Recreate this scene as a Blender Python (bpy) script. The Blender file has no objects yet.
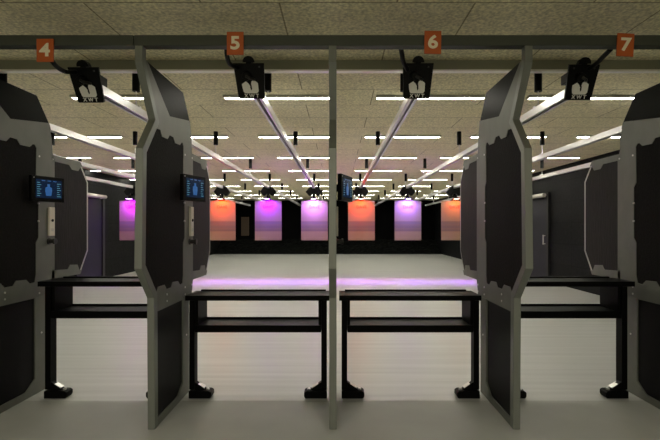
import bpy, bmesh, math, random
from mathutils import Vector, Matrix
random.seed(4)
sc = bpy.context.scene
COL = sc.collection
F = 3.0                      # distance of the shooting line's front posts from the camera
EYE = 1.4
CEIL = 2.87
XL, XR, YN, YB = -6.4, 5.35, -3.0, 24.0

# ------------------------------------------------------------ camera, world, exposure
cam = bpy.data.cameras.new('camera'); camo = bpy.data.objects.new('camera', cam); COL.objects.link(camo)
camo.location = (0, 0, EYE); camo.rotation_euler = (math.pi/2, 0, 0)
cam.sensor_width = 36; cam.lens = 23.78; cam.shift_x = -8/660; cam.shift_y = 7/660
cam.clip_start = .05; cam.clip_end = 100
sc.camera = camo
w = bpy.data.worlds.new('world'); sc.world = w; w.use_nodes = True
w.node_tree.nodes['Background'].inputs[0].default_value = (0, 0, 0, 1)
sc.view_settings.view_transform = 'Standard'; sc.view_settings.look = 'None'
sc.view_settings.gamma = 1; sc.view_settings.use_curve_mapping = False
sc.view_settings.exposure = 1.05
LAMP = 24.0                  # luminance of the lit strips
def area(name, loc, rot, sx, sy, power, color, spread=180):
    l = bpy.data.lights.new(name, 'AREA'); l.shape = 'RECTANGLE'; l.size = sx; l.size_y = sy
    l.energy = power; l.color = color; l.spread = math.radians(spread)
    o = bpy.data.objects.new(name, l); COL.objects.link(o); o.location = loc; o.rotation_euler = rot
    return o
area('waiting_area_light', (-.5, -1.4, 2.84), (0, 0, 0), 7.0, 1.2, 105, (1, .93, .78))

# ------------------------------------------------------------ materials
def mat(name, col, rough=.5, metal=0.0, spec=.5, noise=None, emis=None, stripes=None):
    m = bpy.data.materials.new(name); m.use_nodes = True
    nt = m.node_tree; b = nt.nodes['Principled BSDF']
    b.inputs['Base Color'].default_value = (*col, 1); b.inputs['Roughness'].default_value = rough
    b.inputs['Metallic'].default_value = metal; b.inputs['Specular IOR Level'].default_value = spec
    if emis:
        b.inputs['Emission Color'].default_value = (*emis[0], 1); b.inputs['Emission Strength'].default_value = emis[1]
    if noise:                       # (scale xyz, amount, bump)
        tc = nt.nodes.new('ShaderNodeTexCoord'); mp = nt.nodes.new('ShaderNodeMapping'); mp.inputs['Scale'].default_value = noise[0]
        nz = nt.nodes.new('ShaderNodeTexNoise'); nz.inputs['Scale'].default_value = 1; nz.inputs['Detail'].default_value = 5
        rp = nt.nodes.new('ShaderNodeValToRGB')
        a = noise[1]
        rp.color_ramp.elements[0].position = .3; rp.color_ramp.elements[1].position = .7
        rp.color_ramp.elements[0].color = (*[c*(1-a) for c in col], 1)
        rp.color_ramp.elements[1].color = (*[min(1, c*(1+a)) for c in col], 1)
        L = nt.links
        L.new(tc.outputs['Object'], mp.inputs[0]); L.new(mp.outputs[0], nz.inputs[0]); L.new(nz.outputs[0], rp.inputs[0])
        L.new(rp.outputs[0], b.inputs['Base Color'])
        if noise[2]:
            bp = nt.nodes.new('ShaderNodeBump'); bp.inputs['Strength'].default_value = noise[2]; bp.inputs['Distance'].default_value = .01
            L.new(nz.outputs[0], bp.inputs['Height']); L.new(bp.outputs[0], b.inputs['Normal'])
    return m

def brick_mat(name, c1, c2, mortar, bw, bh, ms, rough, axes, offset=.5, spk=(60, .25), bump=.3, shift=(0, 0)):
    """large boards or blocks; axes picks which two object axes carry the pattern"""
    m = bpy.data.materials.new(name); m.use_nodes = True
    nt = m.node_tree; b = nt.nodes['Principled BSDF']; L = nt.links
    b.inputs['Roughness'].default_value = rough; b.inputs['Specular IOR Level'].default_value = .1
    tc = nt.nodes.new('ShaderNodeTexCoord'); sp = nt.nodes.new('ShaderNodeSeparateXYZ'); cb = nt.nodes.new('ShaderNodeCombineXYZ')
    L.new(tc.outputs['Object'], sp.inputs[0])
    for i, a in enumerate(axes):
        ad = nt.nodes.new('ShaderNodeMath'); ad.operation = 'ADD'; ad.inputs[1].default_value = shift[i]
        L.new(sp.outputs[a], ad.inputs[0]); L.new(ad.outputs[0], cb.inputs[i])
    br = nt.nodes.new('ShaderNodeTexBrick'); br.offset = offset
    br.inputs['Scale'].default_value = 1; br.inputs['Brick Width'].default_value = bw; br.inputs['Row Height'].default_value = bh
    br.inputs['Mortar Size'].default_value = ms; br.inputs['Mortar Smooth'].default_value = .1
    br.inputs['Color1'].default_value = (*c1, 1); br.inputs['Color2'].default_value = (*c2, 1); br.inputs['Mortar'].default_value = (*mortar, 1)
    L.new(cb.outputs[0], br.inputs[0])
    nz = nt.nodes.new('ShaderNodeTexNoise'); nz.inputs['Scale'].default_value = spk[0]; nz.inputs['Detail'].default_value = 4
    L.new(tc.outputs['Object'], nz.inputs[0])
    mr = nt.nodes.new('ShaderNodeMapRange'); mr.inputs[1].default_value = .3; mr.inputs[2].default_value = .7
    mr.inputs[3].default_value = 1-spk[1]; mr.inputs[4].default_value = 1+spk[1]
    L.new(nz.outputs[0], mr.inputs[0])
    mx = nt.nodes.new('ShaderNodeVectorMath'); mx.operation = 'SCALE'
    L.new(br.outputs[0], mx.inputs[0]); L.new(mr.outputs[0], mx.inputs['Scale']); L.new(mx.outputs[0], b.inputs['Base Color'])
    bp = nt.nodes.new('ShaderNodeBump'); bp.inputs['Strength'].default_value = bump; bp.inputs['Distance'].default_value = .006
    L.new(nz.outputs[0], bp.inputs['Height']); L.new(bp.outputs[0], b.inputs['Normal'])
    return m

M = {}
M['steel'] = mat('brushed_steel_frame', (.18, .193, .17), .45, .4, noise=((25, 25, 3), .05, 0))
M['steel_plate'] = mat('brushed_steel_plate', (.14, .148, .125), .5, .4, noise=((12, 9, 6), .08, 0))
M['steel_edge'] = mat('steel_edge', (.42, .43, .39), .35, .6)
M['beam'] = mat('beam_steel', (.06, .068, .055), .5, .3)
M['beam2'] = mat('beam_far_paint', (.27, .27, .20), .6, .1)
M['alu'] = mat('rail_aluminium', (.72, .71, .72), .3, .6)
M['lip'] = mat('lip_aluminium', (.92, .9, .84), .35, .3)
M['gloss_dark'] = mat('glossy_dark_sheet', (.006, .0065, .0045), .45, .0, .03)
M['panel'] = mat('charcoal_ballistic_sheet', (.009, .0082, .0075), .7, 0, .06, noise=((60, 60, 60), .25, .2))
M['wing'] = mat('grey_ballistic_sheet', (.019, .0175, .0165), .6, 0, .12, noise=((60, 60, 8), .2, .2))
M['lower'] = mat('black_lower_sheet', (.003, .003, .0027), .5, 0, .12)
M['black'] = mat('black_powder_coat', (.002, .002, .002), .5, 0, .15)
M['blackm'] = mat('black_plastic', (.002, .002, .002), .5, 0, .15)
M['bench'] = mat('black_bench_steel', (.002, .002, .002), .45, 0, .06)
M['bench_edge'] = mat('dark_bench_edge', (.03, .03, .027), .35, .4)
M['silver'] = mat('bolt_silver', (.6, .6, .57), .3, .9)
M['orange'] = mat('orange_plate', (.47, .095, .012), .5)
M['cream'] = mat('cream_print', (.85, .78, .58), .6)
M['logo'] = mat('pale_logo_print', (.85, .84, .78), .5)
M['hook'] = mat('black_rubber', (.01, .009, .009), .5)
M['ivory'] = mat('ivory_control_plate', (.62, .58, .49), .4)
M['lamp'] = mat('lit_diffuser', (1, 1, 1), .5, emis=((1, .97, .84), LAMP))
M['housing'] = mat('lamp_housing', (.5, .49, .44), .5)
M['door'] = mat('navy_steel_door', (.004, .0035, .012), .5, noise=((3, 3, 3), .3, 0))
M['rubber_edge'] = mat('door_frame_black', (.006, .006, .007), .5)
M['granulate'] = mat('rubber_granulate', (.0035, .004, .0035), .9, 0, .05, noise=((9, 9, 9), .7, 1.0))
M['backwall'] = mat('black_rubber_curtain', (.002, .002, .002), .9, 0, .05)
M['brown'] = mat('brown_board', (.05, .03, .012), .7)

M['ceil'] = brick_mat('wood_wool_boards', (.77, .71, .48), (.74, .68, .46), (.34, .30, .18), 1.285, .6, .006, .9, (0, 1), .4, (44, .30), .6, shift=(.385+1.285*8, .145+6))
M['rubber'] = brick_mat('rubber_wall_blocks', (.0065, .007, .007), (.009, .0095, .0095), (.003, .003, .003), 1.0, .5, .008, .55, (1, 2), .0, (14, .35), .3)

def floor_mat(name, c, amt, rough, spec, sx, sy):
    m = mat(name, c, rough, 0, spec, noise=((sx, sy, 1), amt, 0)); return m
M['floor'] = floor_mat('pale_range_floor', (.385, .39, .37), .11, .33, .5, .35, 12)
M['floor2'] = floor_mat('grey_front_floor', (.32, .33, .30), .10, .5, .4, 1.5, 1.5)

# ------------------------------------------------------------ helpers
def link(o):
    COL.objects.link(o); return o
def obj(name, bm, material, parent=None, bevel=0, smooth=False):
    bmesh.ops.recalc_face_normals(bm, faces=bm.faces)
    me = bpy.data.meshes.new(name); bm.to_mesh(me); bm.free()
    if material: me.materials.append(material)
    if smooth:
        for p in me.polygons: p.use_smooth = True
    o = link(bpy.data.objects.new(name, me))
    if parent: o.parent = parent
    if bevel:
        md = o.modifiers.new('bevel', 'BEVEL'); md.width = bevel; md.segments = 2; md.limit_method = 'ANGLE'; md.angle_limit = math.radians(40)
    return o
def tag(o, label, cat, group=None, kind=None):
    o['label'] = label; o['category'] = cat
    if group: o['group'] = group
    if kind: o['kind'] = kind
    return o
def thing(name, label, cat, loc=(0, 0, 0), rz=0, group=None):
    o = link(bpy.data.objects.new(name, None)); o.location = loc; o.rotation_euler = (0, 0, rz)
    o.empty_display_size = .1
    return tag(o, label, cat, group)
def dup(root, loc, label, rz=None):
    r = link(root.copy()); r.location = loc; r['label'] = label
    if rz is not None: r.rotation_euler = (0, 0, rz)
    for ch in list(root.children):
        c = link(ch.copy()); c.parent = r
        for g in list(ch.children):
            d = link(g.copy()); d.parent = c
    return r
def box(bm, x0, x1, y0, y1, z0, z1):
    vs = [bm.verts.new((x, y, z)) for x in (x0, x1) for y in (y0, y1) for z in (z0, z1)]
    for f in ((0, 1, 3, 2), (4, 6, 7, 5), (0, 4, 5, 1), (2, 3, 7, 6), (0, 2, 6, 4), (1, 5, 7, 3)):
        bm.faces.new([vs[i] for i in f])
def bx(*a):
    bm = bmesh.new(); box(bm, *a); return bm
def prism(poly, lo, hi, axis='x', bm=None):
    """a polygon given in the two remaining axes, extruded along one"""
    bm = bm or bmesh.new()
    def v(p, t):
        return {'x': (t, p[0], p[1]), 'y': (p[0], t, p[1]), 'z': (p[0], p[1], t)}[axis]
    a = [bm.verts.new(v(p, lo)) for p in poly]; b = [bm.verts.new(v(p, hi)) for p in poly]
    n = len(poly)
    bm.faces.new(a); bm.faces.new(b[::-1])
    for i in range(n): bm.faces.new((a[i], b[i], b[(i+1) % n], a[(i+1) % n]))
    return bm
def cyl(bm, p0, p1, r0, r1=None, n=16):
    p0 = Vector(p0); p1 = Vector(p1); d = p1-p0; r1 = r0 if r1 is None else r1
    q = d.to_track_quat('Z', 'Y').to_matrix().to_4x4()
    bmesh.ops.create_cone(bm, cap_ends=True, segments=n, radius1=r0, radius2=r1, depth=d.length,
                          matrix=Matrix.Translation((p0+p1)/2) @ q)
    return bm
def tube(pts, r, n=10):
    """a smooth bent tube through the points"""
    P = [Vector(p) for p in pts]; Q = []
    for i in range(len(P)-1):
        a = P[max(0, i-1)]; b = P[i]; c = P[i+1]; d = P[min(len(P)-1, i+2)]
        for k in range(6):
            t = k/6
            Q.append(.5*((2*b)+(c-a)*t+(2*a-5*b+4*c-d)*t*t+(3*b-a-3*c+d)*t**3))
    Q.append(P[-1])
    bm = bmesh.new(); rings = []
    for i, q in enumerate(Q):
        t = (Q[min(i+1, len(Q)-1)]-Q[max(i-1, 0)]).normalized()
        u = t.cross(Vector((0, 1, .13))).normalized(); v = t.cross(u)
        rings.append([bm.verts.new(q+(u*math.cos(2*math.pi*k/n)+v*math.sin(2*math.pi*k/n))*r) for k in range(n)])
    for a, b in zip(rings, rings[1:]):
        for k in range(n): bm.faces.new((a[k], a[(k+1) % n], b[(k+1) % n], b[k]))
    bm.faces.new(rings[0]); bm.faces.new(rings[-1][::-1])
    return bm
def text_mesh(name, s, size, depth, material, parent, loc, rot=(math.pi/2, 0, 0), fat=0.0, sx=1.0):
    c = bpy.data.curves.new(name, 'FONT'); c.body = s; c.size = size; c.extrude = depth; c.offset = fat
    c.align_x = 'CENTER'; c.align_y = 'CENTER'
    t = link(bpy.data.objects.new(name, c)); bpy.context.view_layer.update()
    me = bpy.data.meshes.new_from_object(t.evaluated_get(bpy.context.evaluated_depsgraph_get()))
    bpy.data.objects.remove(t); bpy.data.curves.remove(c)
    me.name = name; me.materials.clear(); me.materials.append(material)
    o = link(bpy.data.objects.new(name, me)); o.parent = parent; o.location = loc; o.rotation_euler = rot; o.scale = (sx, 1, 1)
    return o
def structure(name, bm, material):
    o = obj(name, bm, material); o['kind'] = 'structure'; return o

# ------------------------------------------------------------ the room
YF = 1.172*F                                        # where the pale range floor begins
structure('floor', bx(XL, XR, YF, YB, -.1, 0), M['floor'])
structure('floor_front', bx(XL, XR, YN, YF, -.1, 0.0), M['floor2'])
structure('ceiling', bx(XL, XR, YN, YB, CEIL, CEIL+.1), M['ceil'])
structure('wall_left', bx(XL-.1, XL, YN, YB, 0, CEIL), M['rubber'])
structure('wall_right', bx(XR, XR+.1, YN, YB, 0, CEIL), M['rubber'])
structure('wall_back', bx(XL, XR, YB, YB+.1, 0, CEIL), M['backwall'])
M['plaster'] = mat('waiting_area_plaster', (.35, .33, .28), .8)
structure('wall_front', bx(XL, XR, YN-.1, YN, 0, CEIL), M['plaster'])
# steel doors in the two side walls
for n, (x, s, y0, y1, zt) in enumerate(((XL, 1, 10.7, 11.75, 2.13), (XR, -1, 11.1, 12.3, 2.13))):
    d = structure('door_%d' % (n+1), bx(min(x, x+s*.03), max(x, x+s*.03), y0, y1, 0.005, zt), M['door'])
    bm = bmesh.new(); a, b = sorted((x, x+s*.06))
    box(bm, a, b, y0-.12, y0, 0.005, zt+.02); box(bm, a, b, y1, y1+.12, 0.005, zt+.02); box(bm, a, b, y0-.12, y1+.12, zt+.02, zt+.14)
    obj('door_frame', bm, M['rubber_edge'], d)
    bm = bmesh.new(); cyl(bm, (x+s*.12, y0-.05, zt+.08), (x+s*.12, y1+.02, zt+.08), .05)
    box(bm, a, b+.0, y0+.05, y0+.12, zt+.02, zt+.12); box(bm, a, b, y1-.12, y1-.05, zt+.02, zt+.12)
    obj('door_closer', bm, M['housing'], d)
    bm = bmesh.new(); cyl(bm, (x+s*.08, y0+.1, .95), (x+s*.08, y0+.1, 1.2), .015)
    box(bm, *sorted((x, x+s*.09)), y0+.085, y0+.115, .96, .98); box(bm, *sorted((x, x+s*.09)), y0+.085, y0+.115, 1.17, 1.19)
    obj('door_handle', bm, M['housing'], d)

# loose rubber berm in front of the far wall
bm = bmesh.new(); nx, ny = 90, 12; g = []
for j in range(ny+1):
    t = j/ny; y = 22.4+t*1.55; z = .005+.72*t
    g.append([bm.verts.new((XL+.02+(XR-XL-.04)*i/nx, y+(random.uniform(-.03, .03) if j not in (0, ny) else 0), max(.004, z+random.uniform(-.045, .045)*(j > 0)))) for i in range(nx+1)])
for j in range(ny):
    for i in range(nx): bm.faces.new((g[j][i], g[j][i+1], g[j+1][i+1], g[j+1][i]))
tag(obj('rubber_berm', bm, M['granulate']), 'low black rubber granulate bank along the foot of the far wall', 'bullet trap', kind='stuff')
tag(obj('wall_board', bx(-5.32, -4.9, YB-.05, YB, .92, 1.95), M['brown']), 'narrow brown board on the black far wall behind the orange target', 'board')

# beams across the lanes
bmr = thing('front_beam', 'long dark grey steel beam carrying the orange number plates', 'beam', (0, 2.82, 0))
for a, b in ((XL, -1.325), (-1.321, XR)):
    bm = bmesh.new(); box(bm, a, b, 0, .07, EYE+1.175, EYE+1.243)
    obj('beam_section', bm, M['beam'], bmr, .004)
b2 = thing('ceiling_beam', 'shallow olive beam under the ceiling behind the number plates', 'beam', (0, 3.84, 0))
obj('beam_box', bx(XL, XR, 0, .03, EYE+1.385, CEIL), M['beam2'], b2)
obj('edge_strip', bx(XL, XR, -.012, .05, EYE+1.371, EYE+1.385), M['lip'], b2)['label'] = 'pale metal strip along the lower edge'

# ------------------------------------------------------------ ceiling strip lights
ORD = ['nearest', 'second', 'third', 'fourth', 'fifth', 'sixth', 'seventh', 'eighth', 'ninth', 'tenth']
lcols = {-4: 'beside the left wall', -3: 'over the rail second from left wall', -2: 'just left of lane 4',
         -1: 'over lane 5', 0: 'between lanes 6 and 7', 1: 'just right of lane 7', 2: 'nearest the right wall'}
ceil_light = None
for n in range(9):
    y = F*(1.63+.705*n)
    for k in range(-4, 3):
        x = .436+1.705*k+.6
        x = max(x, XL+.62)
        lab = 'lit white strip light, %s row of the ceiling, %s' % (ORD[n], lcols[k])
        if ceil_light is None:
            ceil_light = thing('ceiling_light', lab, 'ceiling light', (x, y, CEIL), 0, 'strip lights in rows on the ceiling')
            bm = bmesh.new(); box(bm, -.61, .61, -.047, -.034, -.03, 0); box(bm, -.61, .61, .034, .047, -.03, 0)
            box(bm, -.61, -.597, -.034, .034, -.03, 0); box(bm, .597, .61, -.034, .034, -.03, 0)
            obj('housing', bm, M['housing'], ceil_light)
            obj('diffuser', bx(-.597, .597, -.034, .034, -.027, -.004), M['lamp'], ceil_light)
        else:
            dup(ceil_light, (x, y, CEIL), lab)

# ------------------------------------------------------------ rails, hangers, carriers, targets
LX = {1: -5.55, 2: -4.41, 3: -3.13, 4: -1.885, 5: -.655, 6: .615, 7: 1.87, 8: 3.15, 9: 4.39}
LN = {1: 'nearest the left wall', 2: 'second from the left wall', 3: 'left of lane 4', 4: 'of lane 4', 5: 'of lane 5',
      6: 'of lane 6', 7: 'of lane 7', 8: 'right of lane 7', 9: 'nearest the right wall'}
RZ = EYE+1.08
rail = None
for k, x in LX.items():
    lab = 'long pale aluminium rail hanging from the ceiling, ' + LN[k]
    if rail is None:
        rail = thing('target_rail', lab, 'rail', (x, 0, RZ), 0, 'aluminium target rails')
        bm = bmesh.new()
        y0, y1 = 3.40, 21.8
        box(bm, -.037, .037, y0, y1, .028, .034)
        box(bm, -.037, -.031, y0, y1, -.034, .028); box(bm, .031, .037, y0, y1, -.034, .028)
        box(bm, -.031, -.012, y0, y1, -.034, -.028); box(bm, .012, .031, y0, y1, -.034, -.028)
        obj('channel', bm, M['alu'], rail)
        bm = bmesh.new(); cyl(bm, (-.006, y0, -.012), (-.006, y1, -.012), .004, n=6); cyl(bm, (.006, y0, .01), (.006, y1, .01), .004, n=6)
        obj('drive_cable', bm, M['black'], rail)
        obj('end_cap', bx(-.04, .04, y1, y1+.02, -.038, .038), M['blackm'], rail)
    else: dup(rail, (x, 0, RZ), lab)

hang = None
for n in range(7):
    y = F*(1.357+.885*n)
    for k, x in LX.items():
        lab = 'black tube hanger, %s row, holding the rail %s' % (ORD[n], LN[k])
        if hang is None:
            hang = thing('rail_hanger', lab, 'rail hanger', (x, y, CEIL), 0, 'black tubes holding the rails')
            bm = bmesh.new(); cyl(bm, (0, 0, -.205), (0, 0, 0), .034, n=20); obj('tube', bm, M['blackm'], hang, smooth=False)
            zt = RZ+.034-CEIL
            bm = bmesh.new(); cyl(bm, (0, 0, zt), (0, 0, -.2), .005, n=8); cyl(bm, (0, 0, zt+.012), (0, 0, zt+.03), .013, n=6)
            obj('rod', bm, M['alu'], hang)
            obj('clamp', bx(-.042, .042, -.02, .02, zt, zt+.012), M['alu'], hang)
        else: dup(hang, (x, y, CEIL), lab)

# motor end plates at the shooter's end of the rails
PR0, PR1 = 1.09*F, 1.125*F
plate = None
PX = {4: -1.905, 5: -.668, 6: .600, 7: 1.842}
def plate_pt(u, w_):         # u across, w_ 0..1 from the top edge to the bottom edge, on the tilted plate
    return Vector((u, PR0+(PR1-PR0)*w_-PR0, -.235*w_))
def plate_prism(poly, t0, t1):
    """poly of (u, w); thickness measured along the plate's normal towards the shooter"""
    nrm = Vector((0, -.235, -(PR1-PR0))).normalized()
    bm = bmesh.new()
    a = [bm.verts.new(plate_pt(*p)+nrm*t0) for p in poly]; b = [bm.verts.new(plate_pt(*p)+nrm*t1) for p in poly]
    bm.faces.new(a); bm.faces.new(b[::-1]); n = len(poly)
    for i in range(n): bm.faces.new((a[i], b[i], b[(i+1) % n], a[(i+1) % n]))
    return bm
tilt = math.pi/2 + math.atan2(PR1-PR0, .235) 
for k, x in PX.items():
    lab = 'black rail motor plate with a pale arrow mark, hanging below plate %d' % k
    z = EYE+{4: 1.20, 5: 1.23, 6: 1.23, 7: 1.22}[k]
    if plate is None:
        plate = thing('rail_motor', lab, 'motor unit', (x, PR0, z), 0, 'black motor plates at the rail ends')
        o = obj('mounting_plate', plate_prism([(-.115, 0), (.115, 0), (.105, .97), (.098, 1), (-.088, 1), (-.097, .96)], 0, .02), M['black'], plate, .002)
        bm = plate_prism([(-.05+.05*1-.045*math.cos(t*math.pi/8), -.02-.18*math.sin(t*math.pi/8)) for t in range(9)], 0, .02)
        obj('pulley_cover', bm, M['black'], plate)
        arrow = plate_prism([(-.058, .70), (-.062, .58), (-.03, .50), (-.012, .56), (.004, .66), (.012, .50), (.030, .46), (.060, .55), (.062, .78), (.05, .84), (-.042, .84), (-.052, .80)], .0195, .0225)
        obj('arrow_mark', arrow, M['logo'], plate)['label'] = 'pale arrow-shaped opening mark'
        bm = plate_prism([(-.001, .66), (.010, .58), (.013, .72), (.005, .76)], .022, .0235)
        obj('arrow_shadow_line', bm, M['black'], plate)
        c = plate_pt(.006, .915); nrm = Vector((0, -.235, -(PR1-PR0))).normalized()
        c = c+nrm*.021
        text_mesh('lettering', 'X W T', .038, .001, M['logo'], plate, c, (tilt, 0, 0), .0008)
        c = plate_pt(-.02, .34)
        bm = bmesh.new(); cyl(bm, c+nrm*.015, c+nrm*.06, .036, .030, 20); obj('motor_knob', bm, M['blackm'], plate, .003)
        c2 = plate_pt(.035, .45)
        bm = tube([c+nrm*.055, (c+c2)/2+nrm*.06, c2+nrm*.022], .011); obj('wire_loop', bm, M['bench_edge'], plate, smooth=True)
        bm = bmesh.new(); box(bm, -.045, .045, .03, .25, -.08, -.005); obj('gear_housing', bm, M['blackm'], plate, .006)
        bm = bmesh.new(); cyl(bm, (-.02, .03, -.0), (.02, .03, -.0), .045, n=20); obj('pulley_wheel', bm, M['black'], plate)
        for s in (-.075, .078):
            q = plate_pt(s, .1); bm = bmesh.new(); cyl(bm, q+nrm*.018, q+nrm*.025, .007, n=6); obj('bolt', bm, M['bench_edge'], plate)
    else: dup(plate, (x, PR0, z), lab)

# black cables from the beam to the plates
def unp(px, py, r): return ((px-338)*r/145.4, F*r, EYE+(227-py)*r/145.4)
for k, pts in {4: [(50, 58, .97), (56, 66, 1.0), (65, 71.5, 1.04), (76, 72, 1.075)],
               5: [(226.5, 46, .97), (227, 56, 1.0), (230, 64, 1.04), (238, 68, 1.075)],
               6: [(400.5, 46, .97), (402, 54, 1.0), (403.5, 62, 1.04), (408, 70, 1.075)],
               7: [(611, 49, .97), (604, 56, 1.0), (597, 63, 1.04), (589, 69, 1.075)]}.items():
    tag(obj('power_cable', tube([unp(*p) for p in pts], .016), M['black'], smooth=True),
        'thick black cable bending down from the beam to the lane %d motor plate' % k, 'cable', 'cables to the rail motors')

# orange number plates
for k, (px, py, rz) in {4: (44.5, 51.5, 0), 5: (235, 44.5, 0), 6: (433, 43.5, 0), 7: (626, 46, 0)}.items():
    x, y, z = unp(px, py-1.5, .935)
    p = thing('number_plate', 'orange lane plate with a cream number %d on the front beam' % k, 'number sign', (x, 2.815, z), 0, 'orange lane number plates')
    p.rotation_euler = (0, math.radians({4: 0, 5: 0, 6: 1, 7: 3}[k]), 0)
    obj('plate', bx(-.054, .054, -.008, 0, -.074, .074), M['orange'], p, .001)
    text_mesh('numeral', str(k), .115, .001, M['cream'], p, (0, -.0095, -.002), fat=.0035, sx=1.15)

# carriers with coloured lamps, and hanging sheets
LED = {1: ((.50, .0, 1), 7.5), 3: ((1, .055, .0), 6.5), 4: ((.30, .0, 1), 8.5), 5: ((.50, .16, 1), 10),
       6: ((1, .05, .005), 6.5), 7: ((.34, .14, 1), 9), 8: ((1, .16, .02), 2.6)}
CN = {1: 'magenta', 3: 'orange', 4: 'deep violet', 5: 'lilac', 6: 'red orange', 7: 'lavender', 8: 'pale orange'}
TY = F*3.93
def sheet_mat():
    m = bpy.data.materials.new('printed_target_sheet'); m.use_nodes = True
    nt = m.node_tree; b = nt.nodes['Principled BSDF']; L = nt.links
    b.inputs['Roughness'].default_value = .7
    tc = nt.nodes.new('ShaderNodeTexCoord'); sp = nt.nodes.new('ShaderNodeSeparateXYZ'); L.new(tc.outputs['Object'], sp.inputs[0])
    mr = nt.nodes.new('ShaderNodeMapRange'); mr.inputs[1].default_value = -1.07; mr.inputs[2].default_value = 0
    L.new(sp.outputs[2], mr.inputs[0])
    rp = nt.nodes.new('ShaderNodeValToRGB'); cr = rp.color_ramp; cr.interpolation = 'LINEAR'
    stops = [(0, (.30, .22, .125)), (.22, (.29, .21, .125)), (.235, (.17, .125, .10)), (.30, (.19, .14, .115)), (.33, (.16, .125, .12)),
             (.40, (.19, .145, .125)), (.43, (.17, .14, .14)), (.475, (.18, .14, .125)), (.49, (.27, .22, .16)), (1, (.28, .23, .18))]
    cr.elements[0].position = 0; cr.elements[0].color = (*stops[0][1], 1); cr.elements[1].position = 1; cr.elements[1].color = (*stops[-1][1], 1)
    for p, c in stops[1:-1]:
        e = cr.elements.new(p); e.color = (*c, 1)
    L.new(mr.outputs[0], rp.inputs[0])
    wv = nt.nodes.new('ShaderNodeTexWave'); wv.bands_direction = 'Z'; wv.inputs['Scale'].default_value = 9; wv.inputs['Distortion'].default_value = .4
    L.new(tc.outputs['Object'], wv.inputs[0])
    m2 = nt.nodes.new('ShaderNodeMapRange'); m2.inputs[3].default_value = .72; m2.inputs[4].default_value = .80; L.new(wv.outputs['Fac'], m2.inputs[0])
    sc_ = nt.nodes.new('ShaderNodeVectorMath'); sc_.operation = 'SCALE'; L.new(rp.outputs[0], sc_.inputs[0]); L.new(m2.outputs[0], sc_.inputs['Scale'])
    L.new(sc_.outputs[0], b.inputs['Base Color'])
    return m
M['sheet'] = sheet_mat()
M['ink'] = mat('red_print', (.30, .04, .06), .7)
for k, (c, pw) in LED.items():
    x = LX[k]
    t = thing('target_carrier', 'black target carrier on its rail above the %s target sheet' % CN[k], 'target carrier', (x, TY, EYE+.95), 0, 'black target carriers')
    hexa = [(-.215, -.005), (-.12, .13), (-.058, .13), (-.052, .085), (.052, .085), (.058, .13), (.12, .13), (.215, -.005), (.13, -.11), (.09, -.11), (.03, -.05), (-.03, -.05), (-.09, -.11), (-.13, -.11)]
    obj('body', prism(hexa, -.07, .07, 'y'), M['black'], t, .003)
    bm = bmesh.new()
    for q in (-1, 1): box(bm, *sorted((q*.042, q*.054)), -.07, .07, .085, .17)
    box(bm, -.054, .054, -.07, .07, .075, .0875)
    obj('trolley', bm, M['blackm'], t, .002)
    bm = prism([(-.03, -.19), (.03, -.19), (.03, -.05), (-.03, -.05)], -.03, .03, 'y')
    prism([(-.09, -.235), (.09, -.235), (.05, -.17), (-.05, -.17)], -.035, .035, 'y', bm)
    obj('sheet_clamp', bm, M['blackm'], t, .003)
    lm = mat('led_%s' % CN[k].replace(' ', '_'), (1, 1, 1), .4, emis=(tuple(.25+.75*v for v in c), 7))
    bm = bmesh.new(); box(bm, -.07, .07, -.20, -.14, -.20, -.165); box(bm, -.02, .02, -.16, -.06, -.165, -.10)
    obj('lamp_head', bm, M['blackm'], t, .003)
    obj('lamp_lens', bx(-.06, .06, -.19, -.15, -.208, -.2), lm, t)
    al = area('target_lamp', (0, 0, 0), (0, 0, 0), .22, .05, pw*1.45, c, 150)
    al.parent = t; al.location = (0, -.17, -.212); al.rotation_euler = (math.radians(22), 0, 0)
    obj('added_floor_wash_lens', bx(-.05, .05, -.30, -.27, -.208, -.2), lm, t); obj('added_floor_wash_head', bx(-.055, .055, -.305, -.262, -.2, -.165), M['blackm'], t)  # lens and head made up to go with the added floor light
    al = area('added_floor_wash', (0, 0, 0), (0, 0, 0), .3, .03, 4.2, (.40, .12, 1), 44)  # added light, there only to throw the violet band on the floor
    al.parent = t; al.location = (0, -.285, -.212); al.rotation_euler = (math.radians(-13), 0, 0)
    s = thing('target_sheet', 'hanging printed target sheet lit %s, %s' % (CN[k], {1: 'beside the left wall', 3: 'left of lane 4', 4: 'in lane 4', 5: 'in lane 5', 6: 'in lane 6', 7: 'in lane 7', 8: 'right of lane 7'}[k]),
              'target', (x+(.02 if k in (5, 6, 7) else 0), TY, EYE+.71), 0, 'hanging target sheets')
    bm = bmesh.new(); gx, gz = 8, 10; fr = []
    for j in range(gz+1):
        fr.append([bm.verts.new((-.36+.72*i/gx, .006*math.sin(3.1*i/gx*2+k)*(j/gz), -1.07*j/gz)) for i in range(gx+1)])
    for j in range(gz):
        for i in range(gx): bm.faces.new((fr[j][i], fr[j][i+1], fr[j+1][i+1], fr[j+1][i]))
    o = obj('sheet', bm, M['sheet'], s); md = o.modifiers.new('thick', 'SOLIDIFY'); md.thickness = .004
    text_mesh('lettering', 'DAVE', .11, .001, M['ink'], s, (0, -.012, -.17), fat=.001)

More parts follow.
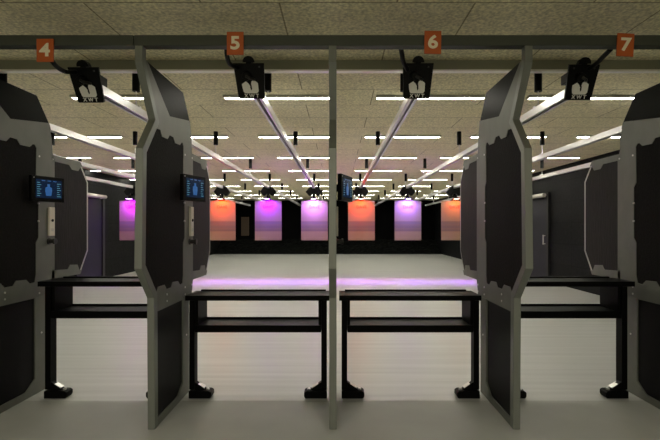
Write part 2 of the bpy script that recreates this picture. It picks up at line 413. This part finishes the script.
# ------------------------------------------------------------ lane partitions
def P(r, v): return (F*r-F, EYE+v)
FRONT = [P(.94, 1.175), P(.94, 1.067), P(1.007, .745), P(.943, .512), P(.937, -.27), P(1.0, -.488), P(1.004, -1.4)]
def offset_poly(pts, d):
    out = []
    for i, p in enumerate(pts):
        p = Vector(p); ns = []
        if i > 0: e = (p-Vector(pts[i-1])).normalized(); ns.append(Vector((-e.y, e.x)))
        if i < len(pts)-1: e = (Vector(pts[i+1])-p).normalized(); ns.append(Vector((-e.y, e.x)))
        n = sum(ns, Vector((0, 0))).normalized(); out.append(tuple(p+n*(d/n.dot(ns[0]))))
    return out
INNER = offset_poly(FRONT, .056)
INNER[0] = (INNER[0][0], FRONT[0][1]); INNER[-1] = (INNER[-1][0], FRONT[-1][1])
def band(a, b, lo, hi):
    bm = bmesh.new(); n = len(a)
    A = [[bm.verts.new((x, *p)) for p in a] for x in (lo, hi)]; B = [[bm.verts.new((x, *p)) for p in b] for x in (lo, hi)]
    for i in range(n-1):
        bm.faces.new((A[0][i], A[0][i+1], B[0][i+1], B[0][i])); bm.faces.new((A[1][i], B[1][i], B[1][i+1], A[1][i+1]))
        bm.faces.new((A[0][i], A[1][i], A[1][i+1], A[0][i+1])); bm.faces.new((B[0][i], B[0][i+1], B[1][i+1], B[1][i]))
    for i in (0, n-1): bm.faces.new((A[0][i], B[0][i], B[1][i], A[1][i]))
    return bm
def slab(name, poly, th, material, parent, bevel=.0015):
    return obj(name, prism([P(*p) for p in poly], -th/2, th/2), material, parent, bevel)
PLATE = [(.955, 1.105), (.972, 1.105), (1.10, .838), (1.25, .912), (1.262, .78), (1.266, .66), (1.275, .60), (1.275, -.47), (1.262, -.596), (1.010, -.596), (1.010, -.453),
         (1.020, -.453), (1.028, -.424), (1.067, -.424), (1.080, -.461), (1.108, -.461), (1.119, -.424), (1.157, -.430), (1.171, -.466), (1.190, -.462), (1.195, -.40),
         (1.195, -.13), (1.205, -.09), (1.205, .33), (1.195, .37), (1.197, .665), (1.190, .689), (1.183, .689), (1.171, .660), (1.135, .656), (1.123, .694), (1.099, .694),
         (1.086, .657), (1.051, .654), (1.041, .697), (1.016, .690), (1.008, .72), (1.022, .76), (.958, 1.06)]
MAIN = [(.955, .50), (1.000, .70), (1.05, .72), (1.21, .72), (1.21, -.48), (1.02, -.48), (.955, -.26)]
UPPER = [(.965, 1.112), (1.202, 1.11), (1.257, .90), (1.262, .86), (1.09, .81)]
LOWER = [(1.015, -.58), (1.2, -.58), (1.2, -1.3), (1.16, -1.36), (1.015, -1.36)]
WING = [(1.266, .640), (1.405, .640), (1.450, .45), (1.450, -.24), (1.405, -.460), (1.266, -.460)]
WING_IN = [(1.270, .62), (1.400, .62), (1.443, .445), (1.443, -.235), (1.400, -.44), (1.270, -.44)]
WT = [(1.262, .642), (1.405, .642), (1.418, .595), (1.409, .60), (1.394, .546), (1.359, .546), (1.345, .586), (1.262, .586)]
WB = [(1.262, -.462), (1.405, -.462), (1.415, -.42), (1.401, -.424), (1.390, -.366), (1.349, -.357), (1.338, -.396), (1.262, -.384)]
def make_partition(label, x):
    t = thing('lane_partition', label, 'partition', (x, F, 0), 0, 'steel lane partitions')
    obj('front_frame', band(FRONT, INNER, -.025, .025), M['steel'], t, .003)
    slab('side_plate', PLATE, .036, M['steel_plate'], t)
    slab('main_panel', MAIN, .028, M['panel'], t)['label'] = 'charcoal sheet with notched steel edges'
    slab('upper_panel', UPPER, .020, M['gloss_dark'], t)['label'] = 'glossy dark upper sheet'
    slab('lower_panel', LOWER, .020, M['lower'], t)['label'] = 'black lower sheet'
    fr = obj('rear_wing', prism([P(*p) for p in WING], -.014, .014), M['steel_edge'], t)
    slab('wing_sheet', WING_IN, .031, M['wing'], fr)['label'] = 'dark grey sheet of the eight-sided rear wing'
    slab('wing_trim', WT, .036, M['steel_plate'], fr); slab('wing_trim', WB, .036, M['steel_plate'], fr)
    # lower frame: rear post and base rail with the cut corner
    lf = [(1.190, -.590), (1.237, -.590), (1.237, -1.4), (1.010, -1.4), (1.010, -1.345), (1.155, -1.345), (1.190, -1.27)]
    slab('lower_frame', lf, .044, M['steel_plate'], t, .002)
    for (r, v) in ((1.02, .71), (1.208, .60), (1.266, .60), (1.208, -.50), (1.262, -.50), (1.208, -.56), (1.262, -.56), (1.08, -.50), (1.08, -.55), (1.215, -.90), (1.205, .20), (1.205, 0.05)):
        y, z = P(r, v); bm = bmesh.new(); cyl(bm, (-.0215 if v > -.6 else -.026, y, z), (.0215 if v > -.6 else .026, y, z), .008, n=8)
        obj('bolt', bm, M['silver'], t)
    return t
PXS = [(-2.5525, 'steel framed partition with a control screen at the left edge of lane 4'),
       (-1.290, 'steel framed partition with a control screen between lanes 4 and 5'),
       (-.035, 'edge-on steel framed partition in the middle between lanes 5 and 6'),
       (1.235, 'steel framed partition without screen between lanes 6 and 7'),
       (2.490, 'steel framed partition at the right edge of lane 7')]
part = None
for x, lab in PXS:
    if part is None: part = make_partition(lab, x); part.location.y = F+.075
    else: dup(part, (x, F+(.03 if x > 2 else 0), 0), lab)

# screens, control plates and hooks on the right-hand faces of three partitions
M['screen'] = mat('screen_dark', (.005, .006, .01), .15, emis=((.008, .02, .05), .3))
M['ui'] = mat('screen_blue', (0, 0, 0), .3, emis=((.05, .20, .55), .22))
M['ui2'] = mat('screen_cyan', (0, 0, 0), .3, emis=((.10, .32, .42), .25))
mon = ctl = hk = None
for x, where in ((-2.5525, 'at the left edge of lane 4'), (-1.29, 'between lanes 4 and 5'), (-.035, 'between lanes 5 and 6')):
    lab = 'small black monitor with blue display, ' + where
    e = .085 if x < -2 else 0
    y = F*1.197+e; z = EYE+.2125
    if mon is None:
        mon = thing('control_monitor', lab, 'monitor', (x+.112, y, z), math.radians(70.5), 'lane control monitors')
        W, H = .145, .2125
        obj('casing', bx(-W, W, 0, .035, 0, H), M['blackm'], mon, .005)
        s = obj('screen', bx(-W+.036, W-.026, -.0015, .001, .030, H-.028), M['screen'], mon)
        body = [(-.022, .05), (.022, .05), (.030, .09), (.028, .118), (.010, .126), (.012, .148), (-.012, .148), (-.010, .126), (-.028, .118), (-.030, .09)]
        obj('target_display', prism(body, -.0025, -.001, 'y'), M['ui'], s)['label'] = 'blue silhouette shown on the screen'
        bm = bmesh.new()
        for i in range(7):
            zz = .045+i*.018; box(bm, -.10, -.075+.01*(i % 2), -.0025, -.001, zz, zz+.006)
        obj('display_text', bm, M['ui2'], s)
        bm = bmesh.new()
        for i in range(7):
            zz = .045+i*.018; box(bm, .075, .11-.008*(i % 3), -.0025, -.001, zz, zz+.006)
        obj('display_scale', bm, M['ui2'], s)
        bm = bmesh.new()
        for i in range(3): box(bm, -.06+.05*i, -.03+.05*i, -.0025, -.001, .172, .178)
        obj('display_header', bm, M['ui'], s)
        bm = bmesh.new(); cyl(bm, (-W+.02, -.0015, H-.018), (-W+.02, .002, H-.018), .005, n=10); obj('indicator', bm, M['housing'], mon)
        # arm back to the partition: local +y points away from the lane
        obj('bracket_arm', bx(-.03, .03, .035, .095, .08, .14), M['black'], mon, .003)
    else: dup(mon, (x+.112, y, z), lab)
    lab = 'slim ivory control plate with black button, ' + where
    y = F*1.262-.03+e; z = EYE+.048
    if ctl is None:
        ctl = thing('control_plate', lab, 'control panel', (x+.018, y, z), 0, 'ivory control plates')
        obj('plate', bx(0, .018, -.036, .036, -.126, .126), M['ivory'], ctl, .003)
        bm = bmesh.new(); cyl(bm, (.016, 0, .01), (.024, 0, .01), .012, n=14); obj('button', bm, M['black'], ctl)
        obj('label_strip', bx(.017, .0195, -.018, .018, -.085, -.06), M['housing'], ctl)
    else: dup(ctl, (x+.018, y, z), lab)
    lab = 'short black peg below the ivory plate ' + where
    y = F*1.255-.03+e; z = EYE-.125
    if hk is None:
        hk = thing('headset_peg', lab, 'hook', (x+.018, y, z), 0, 'black pegs below the ivory plates')
        bm = bmesh.new(); cyl(bm, (0, 0, 0), (.05, 0, 0), .018, n=14); obj('peg', bm, M['hook'], hk, .002)
        bm = bmesh.new(); cyl(bm, (0, 0, 0), (.008, 0, 0), .028, n=16); obj('flange', bm, M['hook'], hk, .002)
        bm = bmesh.new(); cyl(bm, (.045, 0, 0), (.062, 0, 0), .026, n=16); obj('peg_knob', bm, M['hook'], hk, .002)
    else: dup(hk, (x+.018, y, z), lab)

# ------------------------------------------------------------ shooting benches
def make_bench(label, cx, top, W, inset):
    """top = height of the bench surface; the legs always reach the floor"""
    t = thing('shooting_bench', label, 'bench', (cx, 0, 0), 0, 'black shooting benches')
    y0, y1 = 3.57, 3.85
    bm = bmesh.new(); box(bm, -W, W, y0, y1, top-.012, top)
    obj('table_top', bm, M['bench'], t, .002)
    bm = bmesh.new(); box(bm, -W, W, y0, y0+.02, top-.042, top-.012); box(bm, -W, W, y1-.02, y1, top-.03, top-.012); box(bm, -W+.05, W-.05, y1-.025, y1, top, top+.012)
    obj('top_rim', bm, M['bench'], t, .002)
    B = W-inset-.047; tz = top-.245
    for s in (-1, 1):
        a, b = sorted((s*B, s*(B-.022)))
        obj('side_panel', bx(a, b, y0+.01, y1-.02, tz-.05, top-.012), M['bench'], t, .002)
    bm = bmesh.new(); box(bm, -B+.022, B-.022, y0+.01, y1-.02, tz-.012, tz)
    box(bm, -B, B, y0, y0+.012, tz-.057, tz+.002); box(bm, -B+.022, B-.022, y1-.03, y1-.02, tz, tz+.018)
    obj('shelf', bm, M['bench'], t, .002)
    T = W
    for s in (-1, 1):
        W = T-inset; a, b = sorted((s*W, s*(W-.045)))
        lg = obj('leg', bx(a, b, y0-.005, y0+.075, .07, top-.042), M['bench'], t, .002)
        e = s*(W-.045); a, b = sorted((e, e-s*.004))
        ft_out, ft_in = s*W, s*(W-.185)
        poly = [(ft_out, 0.002), (ft_in+s*.01, 0.002), (ft_in, .02), (ft_in, .05), (ft_in+s*.02, .062), (ft_out, .062)]
        ft = obj('foot', prism(poly, y0-.02, y0+.07, 'y'), M['bench'], lg, .004)
        g = [(e, .062), (e-s*.085, .062), (e-s*.075, .078), (e, .13)]
        obj('gusset', prism(g, y0+.0, y0+.05, 'y'), M['bench'], lg, .002)
        g = [(e-s*.012, .120), (e-s*.078, .082), (e-s*.074, .076), (e-s*.008, .112)]
        obj('bracket', prism(g, y0+.006, y0+.056, 'y'), M['silver'], lg)['label'] = 'bright metal bracket strip'
        bm = bmesh.new(); cyl(bm, (ft_in+s*.038, y0+.02, .06), (ft_in+s*.038, y0+.02, .074), .013, n=8)
        obj('foot_bolt', bm, M['silver'], lg)
    return t
LOW, HIGH = EYE-.562, EYE-.447
make_bench('black shooting bench set high in lane 4 by the left screen', -1.889, HIGH, .573, .065)
make_bench('black shooting bench set low in lane 5, left of the middle post', -.655, LOW, .598, .035)
make_bench('black shooting bench set low in lane 6, right of the middle post', .593, LOW, .583, .02)
make_bench('black shooting bench set high in lane 7 at the right', 1.860, HIGH, .573, .065)
